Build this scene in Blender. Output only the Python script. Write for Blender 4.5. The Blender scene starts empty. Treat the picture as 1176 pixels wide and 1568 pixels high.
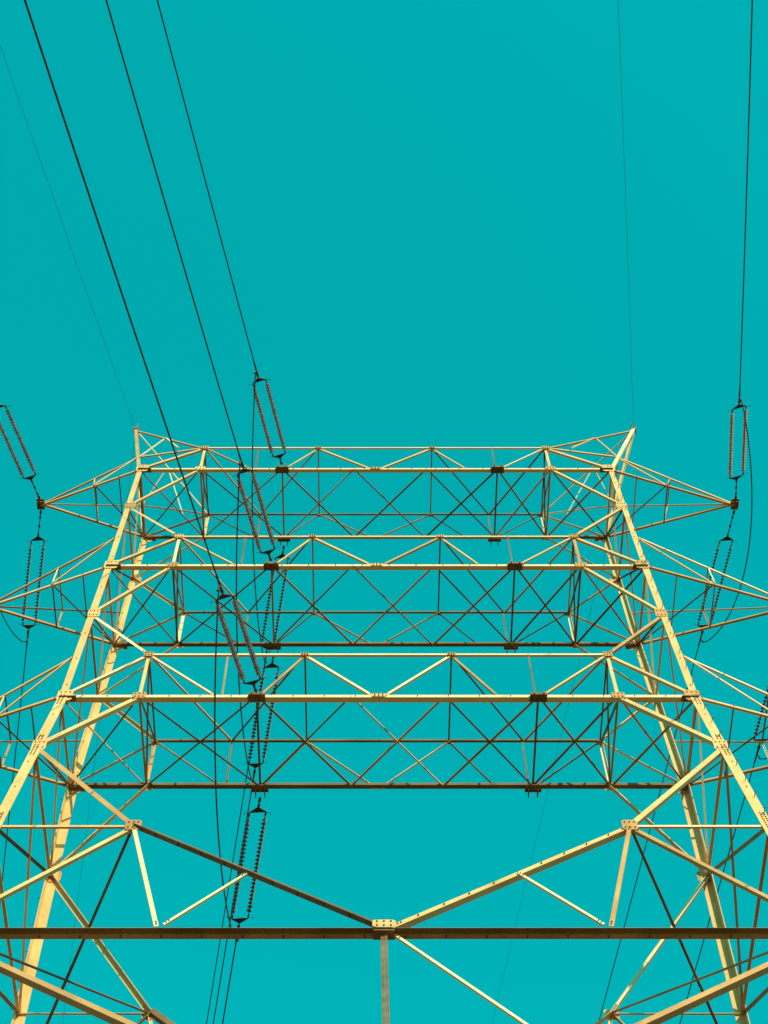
import bpy, math, random
from mathutils import Vector
random.seed(7)
sc=bpy.context.scene
EYE=1.6; YC=24.0

# ---------------------------------------------------------------- materials
def new_mat(name):
    m=bpy.data.materials.new(name); m.use_nodes=True
    nt=m.node_tree; return m,nt,nt.nodes['Principled BSDF']
def noise_mat(name,c1,c2,scale,rough,metal=0.0,bump=0.0,c3=None,lo3=.6,spec=.5):
    m,nt,b=new_mat(name)
    tc=nt.nodes.new('ShaderNodeTexCoord')
    n=nt.nodes.new('ShaderNodeTexNoise'); n.inputs['Scale'].default_value=scale; n.inputs['Detail'].default_value=6
    nt.links.new(tc.outputs['Object'],n.inputs['Vector'])
    r=nt.nodes.new('ShaderNodeValToRGB'); r.color_ramp.elements[0].position=.35; r.color_ramp.elements[1].position=.65
    r.color_ramp.elements[0].color=(*c1,1); r.color_ramp.elements[1].color=(*c2,1)
    nt.links.new(n.outputs['Fac'],r.inputs['Fac'])
    out=r.outputs['Color']
    if c3:
        n2=nt.nodes.new('ShaderNodeTexNoise'); n2.inputs['Scale'].default_value=scale*9; n2.inputs['Detail'].default_value=8
        nt.links.new(tc.outputs['Object'],n2.inputs['Vector'])
        r2=nt.nodes.new('ShaderNodeValToRGB'); r2.color_ramp.elements[0].position=lo3; r2.color_ramp.elements[1].position=lo3+.2
        nt.links.new(n2.outputs['Fac'],r2.inputs['Fac'])
        mx=nt.nodes.new('ShaderNodeMixRGB'); mx.inputs['Color2'].default_value=(*c3,1)
        nt.links.new(r2.outputs['Color'],mx.inputs['Fac']); nt.links.new(out,mx.inputs['Color1']); out=mx.outputs['Color']
    nt.links.new(out,b.inputs['Base Color'])
    b.inputs['Roughness'].default_value=rough; b.inputs['Metallic'].default_value=metal
    b.inputs['Specular IOR Level'].default_value=spec
    if bump:
        bp=nt.nodes.new('ShaderNodeBump'); bp.inputs['Strength'].default_value=bump; bp.inputs['Distance'].default_value=.01
        nt.links.new(n.outputs['Fac'],bp.inputs['Height']); nt.links.new(bp.outputs['Normal'],b.inputs['Normal'])
    return m
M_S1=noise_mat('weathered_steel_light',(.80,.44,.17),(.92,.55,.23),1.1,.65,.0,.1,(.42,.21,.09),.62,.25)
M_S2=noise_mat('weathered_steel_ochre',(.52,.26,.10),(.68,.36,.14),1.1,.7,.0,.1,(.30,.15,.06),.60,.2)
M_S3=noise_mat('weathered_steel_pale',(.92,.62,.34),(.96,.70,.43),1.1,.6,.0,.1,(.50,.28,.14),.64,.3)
STEEL=[M_S1,M_S2,M_S3]
M_P1=noise_mat('shaded_steel_brown',(.16,.09,.042),(.25,.15,.075),1.1,.7,.0,.1,(.10,.055,.03),.6,.2)  # darker steel for inner and rear members, their shade put into the colour
M_P2=noise_mat('shaded_steel_tan',(.40,.24,.115),(.56,.35,.18),1.1,.7,.0,.1,(.20,.11,.055),.6,.2)  # lighter tone of the same, shade also put into the colour
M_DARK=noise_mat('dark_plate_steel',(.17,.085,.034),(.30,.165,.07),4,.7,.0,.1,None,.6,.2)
M_BOLT=noise_mat('bolt_steel',(.11,.06,.026),(.20,.115,.055),6,.6,.0,0,None,.6,.3)
M_INS=noise_mat('glazed_insulator',(.06,.055,.052),(.16,.145,.13),7,.45,0,0,None,.6,.3)
M_WIRE=noise_mat('aged_conductor',(.05,.032,.024),(.08,.055,.042),9,.6,.1,0,None,.6,.2)
M_CONC=noise_mat('concrete',(.30,.29,.27),(.38,.37,.34),3,.9,0,.3)
M_GROUND=noise_mat('dry_grass_ground',(.17,.083,.034),(.24,.12,.05),.6,.95,0,.3,(.09,.07,.03),.6,.1)

# ---------------------------------------------------------------- mesh builder
class B:
    def __init__(s): s.v=[]; s.f=[]; s.m=[]
    def add(s,vs,fs,mi=0):
        o=len(s.v); s.v+= [tuple(v) for v in vs]; s.f+=[tuple(i+o for i in f) for f in fs]; s.m+=[mi]*len(fs)
    def obj(s,name,mats,parent=None,smooth=False):
        me=bpy.data.meshes.new(name); me.from_pydata(s.v,[],s.f); me.update()
        for m in mats: me.materials.append(m)
        for p,mi in zip(me.polygons,s.m):
            p.material_index=mi; p.use_smooth=smooth
        ob=bpy.data.objects.new(name,me); sc.collection.objects.link(ob)
        if parent: ob.parent=parent
        return ob
def frame(d):
    d=d.normalized(); a=Vector((0,0,1)) if abs(d.z)<.9 else Vector((1,0,0))
    x=d.cross(a).normalized(); return x,d.cross(x).normalized()
def prism(b,p0,p1,sec,ux,uy,mi=0):
    n=len(sec); vs=[p0+ux*a+uy*c for a,c in sec]+[p1+ux*a+uy*c for a,c in sec]
    fs=[(i,(i+1)%n,n+(i+1)%n,n+i) for i in range(n)]+[tuple(range(n))[::-1],tuple(range(n,2*n))]
    b.add(vs,fs,mi)
def cyl(b,p0,p1,r,seg=8,mi=0,r1=None):
    x,y=frame(p1-p0); r1=r if r1 is None else r1
    vs=[p0+(x*math.cos(a)+y*math.sin(a))*r for a in [2*math.pi*i/seg for i in range(seg)]]
    vs+=[p1+(x*math.cos(a)+y*math.sin(a))*r1 for a in [2*math.pi*i/seg for i in range(seg)]]
    fs=[(i,(i+1)%seg,seg+(i+1)%seg,seg+i) for i in range(seg)]+[tuple(range(seg))[::-1],tuple(range(seg,2*seg))]
    b.add(vs,fs,mi)
def bar(b,c,ax,hx,ay,hy,az,hz,mi=0):
    ax=ax.normalized();ay=ay.normalized();az=az.normalized()
    prism(b,c-az*hz,c+az*hz,[(-hx,-hy),(hx,-hy),(hx,hy),(-hx,hy)],ax,ay,mi)
cnt=[0]
BOLTS=B()
def angle(b,p0,p1,a,n,flip=False,t=None,trim=0.0,bolts=2,a2=None,mi=None):
    """rolled steel angle; one flange lies in the face (outward normal n), the other turns inwards"""
    p0=Vector(p0);p1=Vector(p1); d=(p1-p0); L=d.length; d=d/L
    p0=p0+d*trim; p1=p1-d*trim
    n=Vector(n); n=(n-d*n.dot(d)).normalized(); u=n.cross(d)
    key=u.z if abs(u.z)>.15 else (-(u.x)*(1 if (p0.x+p1.x)>0 else -1))
    if key<0: u=-u
    if flip: u=-u
    t=t or max(.008,a*.1); a2=a2 or a
    cnt[0]+=1; off=((cnt[0]*7)%23)*.0021-.02
    o=-u*a/2+n*off
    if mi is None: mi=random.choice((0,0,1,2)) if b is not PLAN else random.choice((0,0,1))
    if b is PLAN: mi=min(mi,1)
    prism(b,p0+o,p1+o,[(0,0),(a,0),(a,-t),(t,-t),(t,-a2),(0,-a2)],u,n,mi)
    if bolts:
        r=max(.014,min(.023,a*.2))
        for q,s in ((p0,1),(p1,-1)):
            for k in range(bolts):
                c=q+d*s*(.07+k*.08)+u*a*.08+n*off
                cyl(BOLTS,c-n*.03,c+n*.022,r,6)
# ---------------------------------------------------------------- tower geometry (metres above eye level)
HD=[(53.9,1.28),(47.74,1.308),(40.88,1.387),(33.835,1.433),(-1.6,7.94)]
HW=[(53.9,7.95),(47.74,7.97),(40.88,8.03),(33.835,8.204),(-1.6,9.05)]
def ip(T,h):
    for (h1,a),(h0,c) in zip(T,T[1:]):
        if h>=h0 or (h0,c)==T[-1]: return c+(a-c)*(h-h0)/(h1-h0)
def N(x,h,s): return Vector((x,YC+s*ip(HD,h),h+EYE))
def LG(sx,h,s): return N(sx*ip(HW,h),h,s)
FN={-1:(0,-1,0),1:(0,1,0)}
DN=(0,0,-1); UPV=(0,0,1)
tower=bpy.data.objects.new('transmission_tower',None); sc.collection.objects.link(tower)
legs=B(); arms=B(); brace=B(); plan=B(); outer=B(); plates=B(); dplates=B(); steps=B()
PLAN=plan

def gusset(c,n,w,h,b=None,off=.03,bol=True,t=.006):
    b=b or plates
    n=Vector(n).normalized(); ux=Vector((1,0,0)) if abs(n.x)<.7 else Vector((0,1,0))
    ux=(ux-n*ux.dot(n)).normalized(); uy=n.cross(ux)
    cnt[0]+=1; o=off+(cnt[0]%5)*.0017
    k=.3
    sec=[(-w,-h*(1-k)),(-w*(1-k),-h),(w*(1-k),-h),(w,-h*(1-k)),(w,h*(1-k)),(w*(1-k),h),(-w*(1-k),h),(-w,h*(1-k))]
    prism(b,c+n*(o-t),c+n*(o+t),sec,ux,uy,random.choice((0,1,1)))
    if bol:
        for i in (-1,0,1):
            for j in (-1,1):
                q=c+ux*i*w*.6+uy*j*h*.55
                cyl(BOLTS,q+n*o,q+n*(o+.026),.019,6)

LV={'A':(47.74,49.43,5.9),'B':(40.88,42.74,6.08),'C':(33.835,35.85,6.17)}
MK=[44.87,38.02,30.89]
ZS=26.94; ZD=22.906; ZE=17.13; XS=5.33
PK={-1:Vector((-8.96,YC,53.9+EYE)),1:Vector((9.75,YC,53.9+EYE))}
TIPX={'A':(-11.4,12.25),'B':(-11.8,12.7),'C':(-12.1,13.1)}

# legs
for sx in (-1,1):
    for s in (-1,1):
        hs=[47.74,40.88,33.835,30.89,26.94,22.906,17.13,8,-1.6]
        for i,(h1,h0) in enumerate(zip(hs,hs[1:])):
            p1=LG(sx,h1,s); p0=LG(sx,h0,s); a=.16 if h0>40 else (.19 if h0>33 else .24)
            d=(p1-p0).normalized()
            ux=Vector((-sx,0,0)); ux=(ux-d*ux.dot(d)).normalized()
            uy=Vector((0,-s,0)); uy=(uy-d*uy.dot(d)-ux*uy.dot(ux)).normalized(); t=.02
            o=-(ux+uy)*.025-(ux+uy)*.0023*i
            prism(legs,p0+o,p1+o,[(0,0),(a,0),(a,t),(t,t),(t,a),(0,a)],ux,uy,0)
            for k in range(-6,7):
                if 40>h1>20 or abs(k)<4:
                    q=p1+o+d*(k*.09)
                    for c2 in (.06,.14):
                        cyl(BOLTS,q+ux*c2-uy*.02,q+ux*c2,.017,6)
                        cyl(BOLTS,q+uy*c2-ux*.02,q+uy*c2,.017,6)
            L=(p1-p0).length; nst=int(L/.4)
            for k in range(int(L/1.3)):
                q=p0+o+d*(k*1.3+.5); cyl(BOLTS,q+ux*.1-uy*.018,q+ux*.1,.018,6)
            if (sx,s) in ((1,-1),(-1,1),(1,1)):
                for k in range(nst):
                    q=p0+o+d*(k*.4+.1)
                    dr=-uy if k%2 else -ux
                    cyl(steps,q+(ux if k%2 else uy)*.05,q+(ux if k%2 else uy)*.05+dr*.16,.009,6)
        angle(legs,LG(sx,47.74,s),PK[sx]+Vector((0,s*.06,0)),.12,FN[s],flip=False)

# faces
for s in (-1,1):
    n=FN[s]
    AB=arms if s<0 else plan      # far-face diagonals get the darker steel, interior shade put into its colour
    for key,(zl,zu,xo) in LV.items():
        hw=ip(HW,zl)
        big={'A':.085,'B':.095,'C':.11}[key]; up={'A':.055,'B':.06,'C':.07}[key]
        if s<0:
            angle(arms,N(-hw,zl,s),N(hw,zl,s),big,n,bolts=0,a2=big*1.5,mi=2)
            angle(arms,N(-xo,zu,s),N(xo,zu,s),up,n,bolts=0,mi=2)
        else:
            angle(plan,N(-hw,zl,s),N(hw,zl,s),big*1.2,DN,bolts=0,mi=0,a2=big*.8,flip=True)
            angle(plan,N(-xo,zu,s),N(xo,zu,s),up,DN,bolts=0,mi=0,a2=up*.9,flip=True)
        dg={'A':.048,'B':.053,'C':.058}[key]
        for sx in (-1,1):
            angle(arms,N(sx*xo,zu,s),N(sx*xo,zl,s),.09,n)
            angle(arms,N(sx*xo,zu,s),N(sx*hw,zl,s),.085,n)
            angle(AB,N(sx*xo,zu,s),N(sx*4.2,zl,s),dg,n)
            angle(AB,N(sx*1.97,zu,s),N(sx*3.1,zl,s),dg,n)
            angle(arms,N(sx*1.97,zu,s),N(sx*.12,zl,s),dg+.015,n)
            angle(plan,N(sx*4.05,zu,s),N(sx*4.05,zl,s),.045,(sx,0,0),bolts=0)
            gusset(N(sx*xo,zl,s),n,.17,.13); gusset(N(sx*xo,zu,s),n,.13,.11)
            gusset(N(sx*1.97,zu,s),n,.11,.07)
            gusset(LG(sx,zl,s)+Vector((-sx*.12,0,0)),n,.2,.24)
        gusset(N(0,zl,s),n,.17,.07)
        for k in range(int(hw*2/.8)):
            q=N(-hw+.4+k*.8,zl,s)
            cyl(BOLTS,q+Vector(n)*-.03,q+Vector(n)*.03,.016,6)
    for sx in (-1,1):
        A,Bb,C=LV['A'],LV['B'],LV['C']
        for m,(x1,z1),(x0,z0),a in ((MK[0],(A[2],A[0]),(Bb[2],Bb[1]),.08),(MK[1],(Bb[2],Bb[0]),(C[2],C[1]),.088),(MK[2],(C[2],C[0]),(XS,ZS),.12)):
            P=LG(sx,m,s)
            angle(brace,P,N(sx*x1,z1,s),a,n,bolts=3,mi=0); angle(brace,P,N(sx*x0,z0,s),a,n,bolts=3,flip=(sx<0))
            gusset(P+Vector((-sx*.12,0,0)),n,.17,.2)
        # lower portal
        Sn=N(sx*XS,ZS,s); Dc=N(sx*.15,ZD+.1,s)
        if sx<0: angle(plan,Sn,Dc,.15,DN,bolts=3,flip=True,mi=0)  # left member in the darker steel: its shaded look is in the colour
        else:    angle(brace,Sn,Dc,.09,n,bolts=3,a2=.16,mi=0)
        angle(brace,Sn,N(sx*4.33,ZD+.1,s),.09,n)
        mid=Sn.lerp(Dc,.5)
        angle(brace,mid,N(sx*4.2,ZD+.15,s),.055,n)
        angle(brace,Sn,LG(sx,ZD+.05,s),.09,n,bolts=3)
        angle(brace,Sn,LG(sx,ZS,s),.055,n)
        gusset(Sn,n,.17,.16)
        angle(brace,LG(sx,ZD-.15,s),N(sx*.15,ZE,s),.10,n,bolts=3,a2=.17)
        angle(brace,LG(sx,8,s),N(sx*.15,ZE-.1,s),.15,n)
        angle(brace,LG(sx,8,s),N(sx*4.4,12.4,s),.08,n)
        angle(brace,LG(sx,ZE,s),N(sx*4.6,12.7,s),.08,n)
        angle(brace,LG(sx,12.8,s),N(sx*4.6,12.6,s),.07,n)
        for k in range(9):        # stitch bolts along the portal members
            q=Sn.lerp(Dc,(k+1)/10)
            cyl(BOLTS,q+Vector(n)*-.04,q+Vector(n)*.03,.017,6)
    # beam of the portal: two angles back to back, wide flanges underneath
    hd=ip(HW,ZD)
    for j in (-1,1):
        y=Vector((0,j*.082,-.12))
        angle(plan,N(-hd,ZD,s)+y,N(hd,ZD,s)+y,.14,DN,bolts=0,flip=(j>0),mi=0 if j<0 else 1)
    for k in range(22):
        for j in (-1,1):
            q=N(-hd+.4+k*.77,ZD-.12,s)+Vector((0,j*.09,0)); cyl(BOLTS,q+Vector((0,0,.02)),q+Vector((0,0,-.03)),.015,6)
    angle(arms,LG(-1,ZE,s),LG(1,ZE,s),.14,n,bolts=0)
    for j in (-1,1): angle(dplates,N(j*.035,ZD-.1,s),N(j*.035,ZE,s),.055,n,mi=0,flip=j>0)  # centre post in dark plate steel, shade below the beam put into its colour
    angle(brace,N(.2,ZD-.15,s),N(3.1,19.1,s),.055,n)
    gusset(N(0,ZD-.02,s)+Vector((0,s*.12,0)),n,.22,.10,off=.04)
    bar(dplates,N(0,ZD-.18,s),Vector((1,0,0)),.2,Vector((0,1,0)),.12,Vector((0,0,1)),.012)

# side faces
zs=[47.74,44.87,40.88,38.02,33.835,30.89,26.94,22.906,17.13,8,-1.0]
for sx in (-1,1):
    n=(sx,0,0)
    for i,(h1,h0) in enumerate(zip(zs,zs[1:])):
        a=.05 if h0>30 else .065
        angle(brace,LG(sx,h1,-1),LG(sx,h1,1),a+.015,n)
        angle(plan if i%2 else brace,LG(sx,h1,-1),LG(sx,h0,1),a,n); angle(plan,LG(sx,h1,1),LG(sx,h0,-1),a,n,flip=True)
    for s in (-1,1):
        angle(plan,N(sx*XS,ZS,s),LG(sx,ZD,-s),.06,DN)

# plan bracing of the bridge trusses
for key,(zl,zu,xo) in LV.items():
    hw=ip(HW,zl); xs=[-hw,-xo,-3.14,-.72,1.72,4.11,xo,hw]
    for i,(x0,x1) in enumerate(zip(xs,xs[1:])):
        angle(plan,N(x0,zl,-1),N(x1,zl,1),.048,DN if i%3 else UPV,flip=i%2==0); angle(plan,N(x1,zl,-1),N(x0,zl,1),.048,DN if i%2 else UPV,flip=i%2==1)
    for x in (-hw,-xo,-3.14,4.11,xo,hw):
        angle(plan,N(x,zl,-1),N(x,zl,1),.058,DN)
    for x in (-xo,-1.97,1.97,xo):
        angle(plan,N(x,zu,-1),N(x,zu,1),.048,DN)
    for xa,xb in ((1.97,4.05),(xo,4.05),(-1.97,-4.05),(-xo,-4.05)):
        angle(plan,N(xa,zu,-1),N(xb,zu,1),.048,DN,flip=True)
    for x in (-xo,xo):
        angle(plan,N(x,zl,-1),N(x,zu,1),.05,(-1,0,0)); angle(plan,N(x,zu,-1),N(x,zl,1),.05,(1,0,0))
    for s in (-1,1):
        for x in (-3.14,4.11):
            c=N(x,zl,s)
            bar(dplates,c+Vector((0,0,-.085)),Vector((1,0,0)),.22,Vector((0,1,0)),.12,Vector((0,0,1)),.012)
            bar(dplates,c+Vector((0,s*.075,-.02)),Vector((1,0,0)),.21,Vector((0,1,0)),.012,Vector((0,0,1)),.065)
            for k in (-1,1):
                bar(dplates,c+Vector((k*.12,s*.10,-.14)),Vector((1,0,0)),.014,Vector((0,1,0)),.13,Vector((0,0,1)),.05)
            for k in range(4):
                for j in (-1,1):
                    q=c+Vector((-.165+.11*k,j*.07,-.10)); cyl(BOLTS,q,q+Vector((0,0,-.03)),.018,6)
        for sx in (-1,1):
            c=LG(sx,zl,s)+Vector((-sx*.2,0,-.1))
            bar(dplates,c,Vector((1,0,0)),.22,Vector((0,1,0)),.09,Vector((0,0,1)),.01)

# outer cross-arms
for key,(zl,zu,xo) in LV.items():
    for sx in (-1,1):
        tip=Vector((TIPX[key][0 if sx<0 else 1],YC,zl+EYE-.05))
        lo={};hi={}
        for s in (-1,1):
            lo[s]=LG(sx,zl,s)
            if key=='A':
                hi[s]=LG(sx,zl,s).lerp(PK[sx],.274)
                angle(outer,hi[s],N(sx*xo,zu,s),.055,FN[s])
                angle(outer,PK[sx],N(sx*xo,zu,s),.06,FN[s])
                q=PK[sx].lerp(N(sx*xo,zu,s),.45)
                angle(outer,hi[s],q,.04,FN[s],bolts=1)
                angle(outer,N(sx*(xo+.9),zu,s),q,.04,FN[s],bolts=1)
            else: hi[s]=LG(sx,zu,s)
            angle(outer,lo[s],tip,.07,FN[s] if s<0 else DN,mi=None if s<0 else 1,flip=s>0); angle(outer,hi[s],tip,.055,FN[s])
            angle(outer,lo[s].lerp(tip,.45),hi[s].lerp(tip,.45),.04,FN[s],bolts=1)
            if s==-1: angle(outer,lo[s].lerp(tip,.45),hi[s],.04,FN[s],bolts=1)
        if key=='A': angle(outer,hi[-1],hi[1],.06,(sx,0,0))
        for P in (lo,hi):
            angle(plan,P[-1].lerp(tip,.45),P[1].lerp(tip,.45),.045,DN,bolts=1)
        angle(plan,lo[-1].lerp(tip,.45),lo[1],.045,DN,bolts=1)
        angle(plan,lo[-1].lerp(tip,.2),lo[1].lerp(tip,.2),.04,DN,bolts=1)
        bar(dplates,tip+Vector((0,0,.0)),Vector((1,0,0)),.13,Vector((0,1,0)),.2,Vector((0,0,1)),.012)
        bar(dplates,tip+Vector((0,0,.02)),Vector((1,0,0)),.012,Vector((0,1,0)),.22,Vector((0,0,1)),.10)
        for j in (-1,1): bar(dplates,tip+Vector((0,j*.12,.0)),Vector((1,0,0)),.11,Vector((0,1,0)),.012,Vector((0,0,1)),.09)
for sx in (-1,1):
    bar(dplates,PK[sx],Vector((1,0,0)),.08,Vector((0,1,0)),.10,Vector((0,0,1)),.08)
    cyl(dplates,PK[sx],PK[sx]+Vector((-sx*.05,-.1,.35)),.02,6)

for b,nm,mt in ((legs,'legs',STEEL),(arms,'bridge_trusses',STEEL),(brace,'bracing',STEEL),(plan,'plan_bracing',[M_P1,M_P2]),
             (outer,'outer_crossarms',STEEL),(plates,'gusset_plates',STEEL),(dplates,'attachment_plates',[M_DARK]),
             (BOLTS,'bolts',[M_BOLT]),(steps,'step_bolts',[M_BOLT])):
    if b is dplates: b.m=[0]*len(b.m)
    b.obj(nm,mt,tower)
ft=B()
for sx in (-1,1):
    for s in (-1,1):
        c=LG(sx,-1.5,s); cyl(ft,Vector((c.x,c.y,-.6)),Vector((c.x,c.y,.35)),.6,24,0,.5)
ft.obj('footings',[M_CONC],tower)

# ---------------------------------------------------------------- insulator strings and conductors
DF=Vector((-.148,-.926,-.348)).normalized()
DB=Vector((-.166,.978,-.125)).normalized()
def string(p,d,L,link):
    b=B(); x=d.cross(Vector((0,0,1))).normalized()
    # the yokes hang slightly out of level, so one string sits a little ahead of the other
    z=x.cross(d).normalized(); sep=.215
    cyl(b,p,p+d*link,.014,8,1)
    bar(b,p+d*.1,x,.035,z,.025,d,.06,1); bar(b,p+d*(link-.08),x,.022,z,.035,d,.06,1)
    for k in range(int(link/.16)): bar(b,p+d*(.12+k*.16),x if k%2 else z,.032,z if k%2 else x,.012,d,.055,1)
    a=p+d*link
    def yoke(c,dd,sk):
        prism(b,c-z*.008,c+z*.008,[(-.025,-.02),(.025,-.02),(sep+.015,.12-sk),(sep+.015,.14-sk),(-sep-.015,.14+sk),(-sep-.015,.12+sk)],x,dd,1)
    yoke(a,d,.05); e=p+d*(L-.62); yoke(e,-d,-.05)
    pitch=.125
    prof=[(.016,0),(.024,.008),(.028,.03),(.045,.042),(.074,.054),(.073,.062),(.045,.064),(.02,.07),(.015,.08)]
    SEG=12
    for sg in (-1,1):
        sh=-d*.05*sg
        st=a+d*.26+x*sep*sg+sh; en=e-d*.26+x*sep*sg+sh
        nd=int((en-st).length/pitch)
        cyl(b,st-d*.14,en+d*.14,.012,6,1)
        m=((en-st).length-nd*pitch)/2
        rings=[]
        for k in range(nd):
            for r,o in prof: rings.append((r,m+.01+k*pitch+o))
        vs=[];fs=[]
        for r,o in rings:
            for i in range(SEG):
                t=2*math.pi*i/SEG; vs.append(st+d*o+(x*math.cos(t)+z*math.sin(t))*r)
        for k in range(len(rings)-1):
            for i in range(SEG):
                fs.append((k*SEG+i,k*SEG+(i+1)%SEG,(k+1)*SEG+(i+1)%SEG,(k+1)*SEG+i))
        b.add(vs,fs,0)
        for q,dd in ((st-d*.1,d),(en+d*.1,-d)):     # socket fittings and arcing horns
            cyl(b,q,q+dd*.09,.026,8,1)
            h=q+x*sg*.11-dd*.02
            cyl(b,q,h,.008,6,1); cyl(b,h,h+dd*.07+x*sg*.03,.008,6,1)
    c=e+d*.02
    cyl(b,c,c+d*.2,.02,8,1); bar(b,c+d*.12,x,.04,z,.022,d,.05,1)
    end=p+d*L
    cyl(b,c+d*.18,end+d*.12,.034,10,1,.024)
    cyl(b,c+d*.35,c+d*.35+Vector((0,0,-.28))+x*.03,.028,8,1)
    ob=b.obj('insulator_string',[M_INS,M_WIRE],None,False)
    return end,c+d*.35+Vector((0,0,-.26))
def tube(name,pts,r):
    cu=bpy.data.curves.new(name,'CURVE'); cu.dimensions='3D'; cu.bevel_depth=r; cu.bevel_resolution=2
    sp=cu.splines.new('POLY'); sp.points.add(len(pts)-1)
    for q,pt in zip(sp.points,pts): q.co=(*pt,1)
    cu.materials.append(M_WIRE)
    ob=bpy.data.objects.new(name,cu); sc.collection.objects.link(ob); return ob
def span(name,p,d,length,r):
    h=Vector((d.x,d.y,0)); hl=h.length; h/=hl; sl=-d.z/hl; pts=[]
    for k in range(121):
        t=(k/120)**1.5*length; pts.append(p+h*t+Vector((0,0,-sl*t+sl*t*t/length)))
    tube(name,pts,r)
def phase(pf,pb,L,link,bulge,drop=2.4):
    e0,j0=string(pf,DF,L,link); e1,j1=string(pb,DB,L,link)
    span('power_line',e0,DF,270,.020); span('power_line',e1,DB,330,.020)
    pts=[]
    for k in range(41):
        t=k/40; w=4*t*(1-t)
        pts.append(j0.lerp(j1,t)+Vector((bulge*w,0,-drop*(w**.8))))
    tube('jumper_cable',pts,.020)
for key,(zl,zu,xo) in LV.items():
    f=N(-3.14,zl,-1)+Vector((0,-.22,-.15)); b=N(-3.14,zl,1)+Vector((0,.22,-.15))
    phase(f,b,4.6,.35,-.15,1.6)
    for sx in (-1,1):
        t=Vector((TIPX[key][0 if sx<0 else 1],YC,zl+EYE-.05))
        phase(t+Vector((0,-.2,-.03)),t+Vector((0,.2,-.03)),5.1,1.0,.4 if sx>0 else -.3,2.2)
for sx in (-1,1):
    span('earth_wire',PK[sx],DF,270,.0055); span('earth_wire',PK[sx],DB,330,.0055)

# ---------------------------------------------------------------- ground
g=B(); n=40; R=3000
vs=[];fs=[]
for i in range(n+1):
    for j in range(n+1):
        u=(i/n*2-1);v=(j/n*2-1); x=u*abs(u)*R; y=v*abs(v)*R
        h=-.0 if math.hypot(x,y-24)<60 else random.uniform(-.4,.1)
        vs.append((x,y,h))
for i in range(n):
    for j in range(n):
        a=i*(n+1)+j; fs.append((a,a+n+1,a+n+2,a+1))
g.add(vs,fs); g.obj('ground',[M_GROUND])

# ---------------------------------------------------------------- light
SUN_EL=math.radians(29); AZ=math.radians(-26)
sv=Vector((-math.sin(AZ)*math.cos(SUN_EL),-math.cos(AZ)*math.cos(SUN_EL),math.sin(SUN_EL)))
sl=bpy.data.lights.new('sun','SUN'); sl.energy=5; sl.angle=math.radians(.5); sl.color=(1,.83,.52)
so=bpy.data.objects.new('sun',sl); so.rotation_euler=sv.to_track_quat('Z','Y').to_euler(); sc.collection.objects.link(so)
w=bpy.data.worlds.new('World'); sc.world=w; w.use_nodes=True; nt=w.node_tree
bg=nt.nodes['Background']; sky=nt.nodes.new('ShaderNodeTexSky'); sky.sky_type='NISHITA'; sky.sun_disc=False
sky.sun_elevation=SUN_EL; sky.sun_rotation=math.radians(180)+AZ
bw=nt.nodes.new('ShaderNodeRGBToBW'); nt.links.new(sky.outputs[0],bw.inputs[0])
pw=nt.nodes.new('ShaderNodeMath'); pw.operation='POWER'; pw.inputs[1].default_value=.5; nt.links.new(bw.outputs[0],pw.inputs[0])
mx=nt.nodes.new('ShaderNodeMixRGB'); mx.blend_type='MULTIPLY'; mx.inputs['Fac'].default_value=1
nt.links.new(pw.outputs[0],mx.inputs['Color1']); mx.inputs['Color2'].default_value=(.0,2.72,2.90,1)
nt.links.new(mx.outputs[0],bg.inputs['Color']); bg.inputs['Strength'].default_value=.15

# ---------------------------------------------------------------- camera
cam=bpy.data.cameras.new('camera'); co=bpy.data.objects.new('camera',cam); sc.collection.objects.link(co)
cam.sensor_fit='VERTICAL'; cam.sensor_height=36; cam.lens=2400/1568*36; cam.shift_x=30/1568
cam.clip_end=8000; cam.clip_start=.1
co.location=(-.37,0,EYE); co.rotation_euler=(math.radians(90+63),0,0)
sc.camera=co
sc.view_settings.view_transform='Standard'; sc.view_settings.look='None'; sc.view_settings.exposure=0
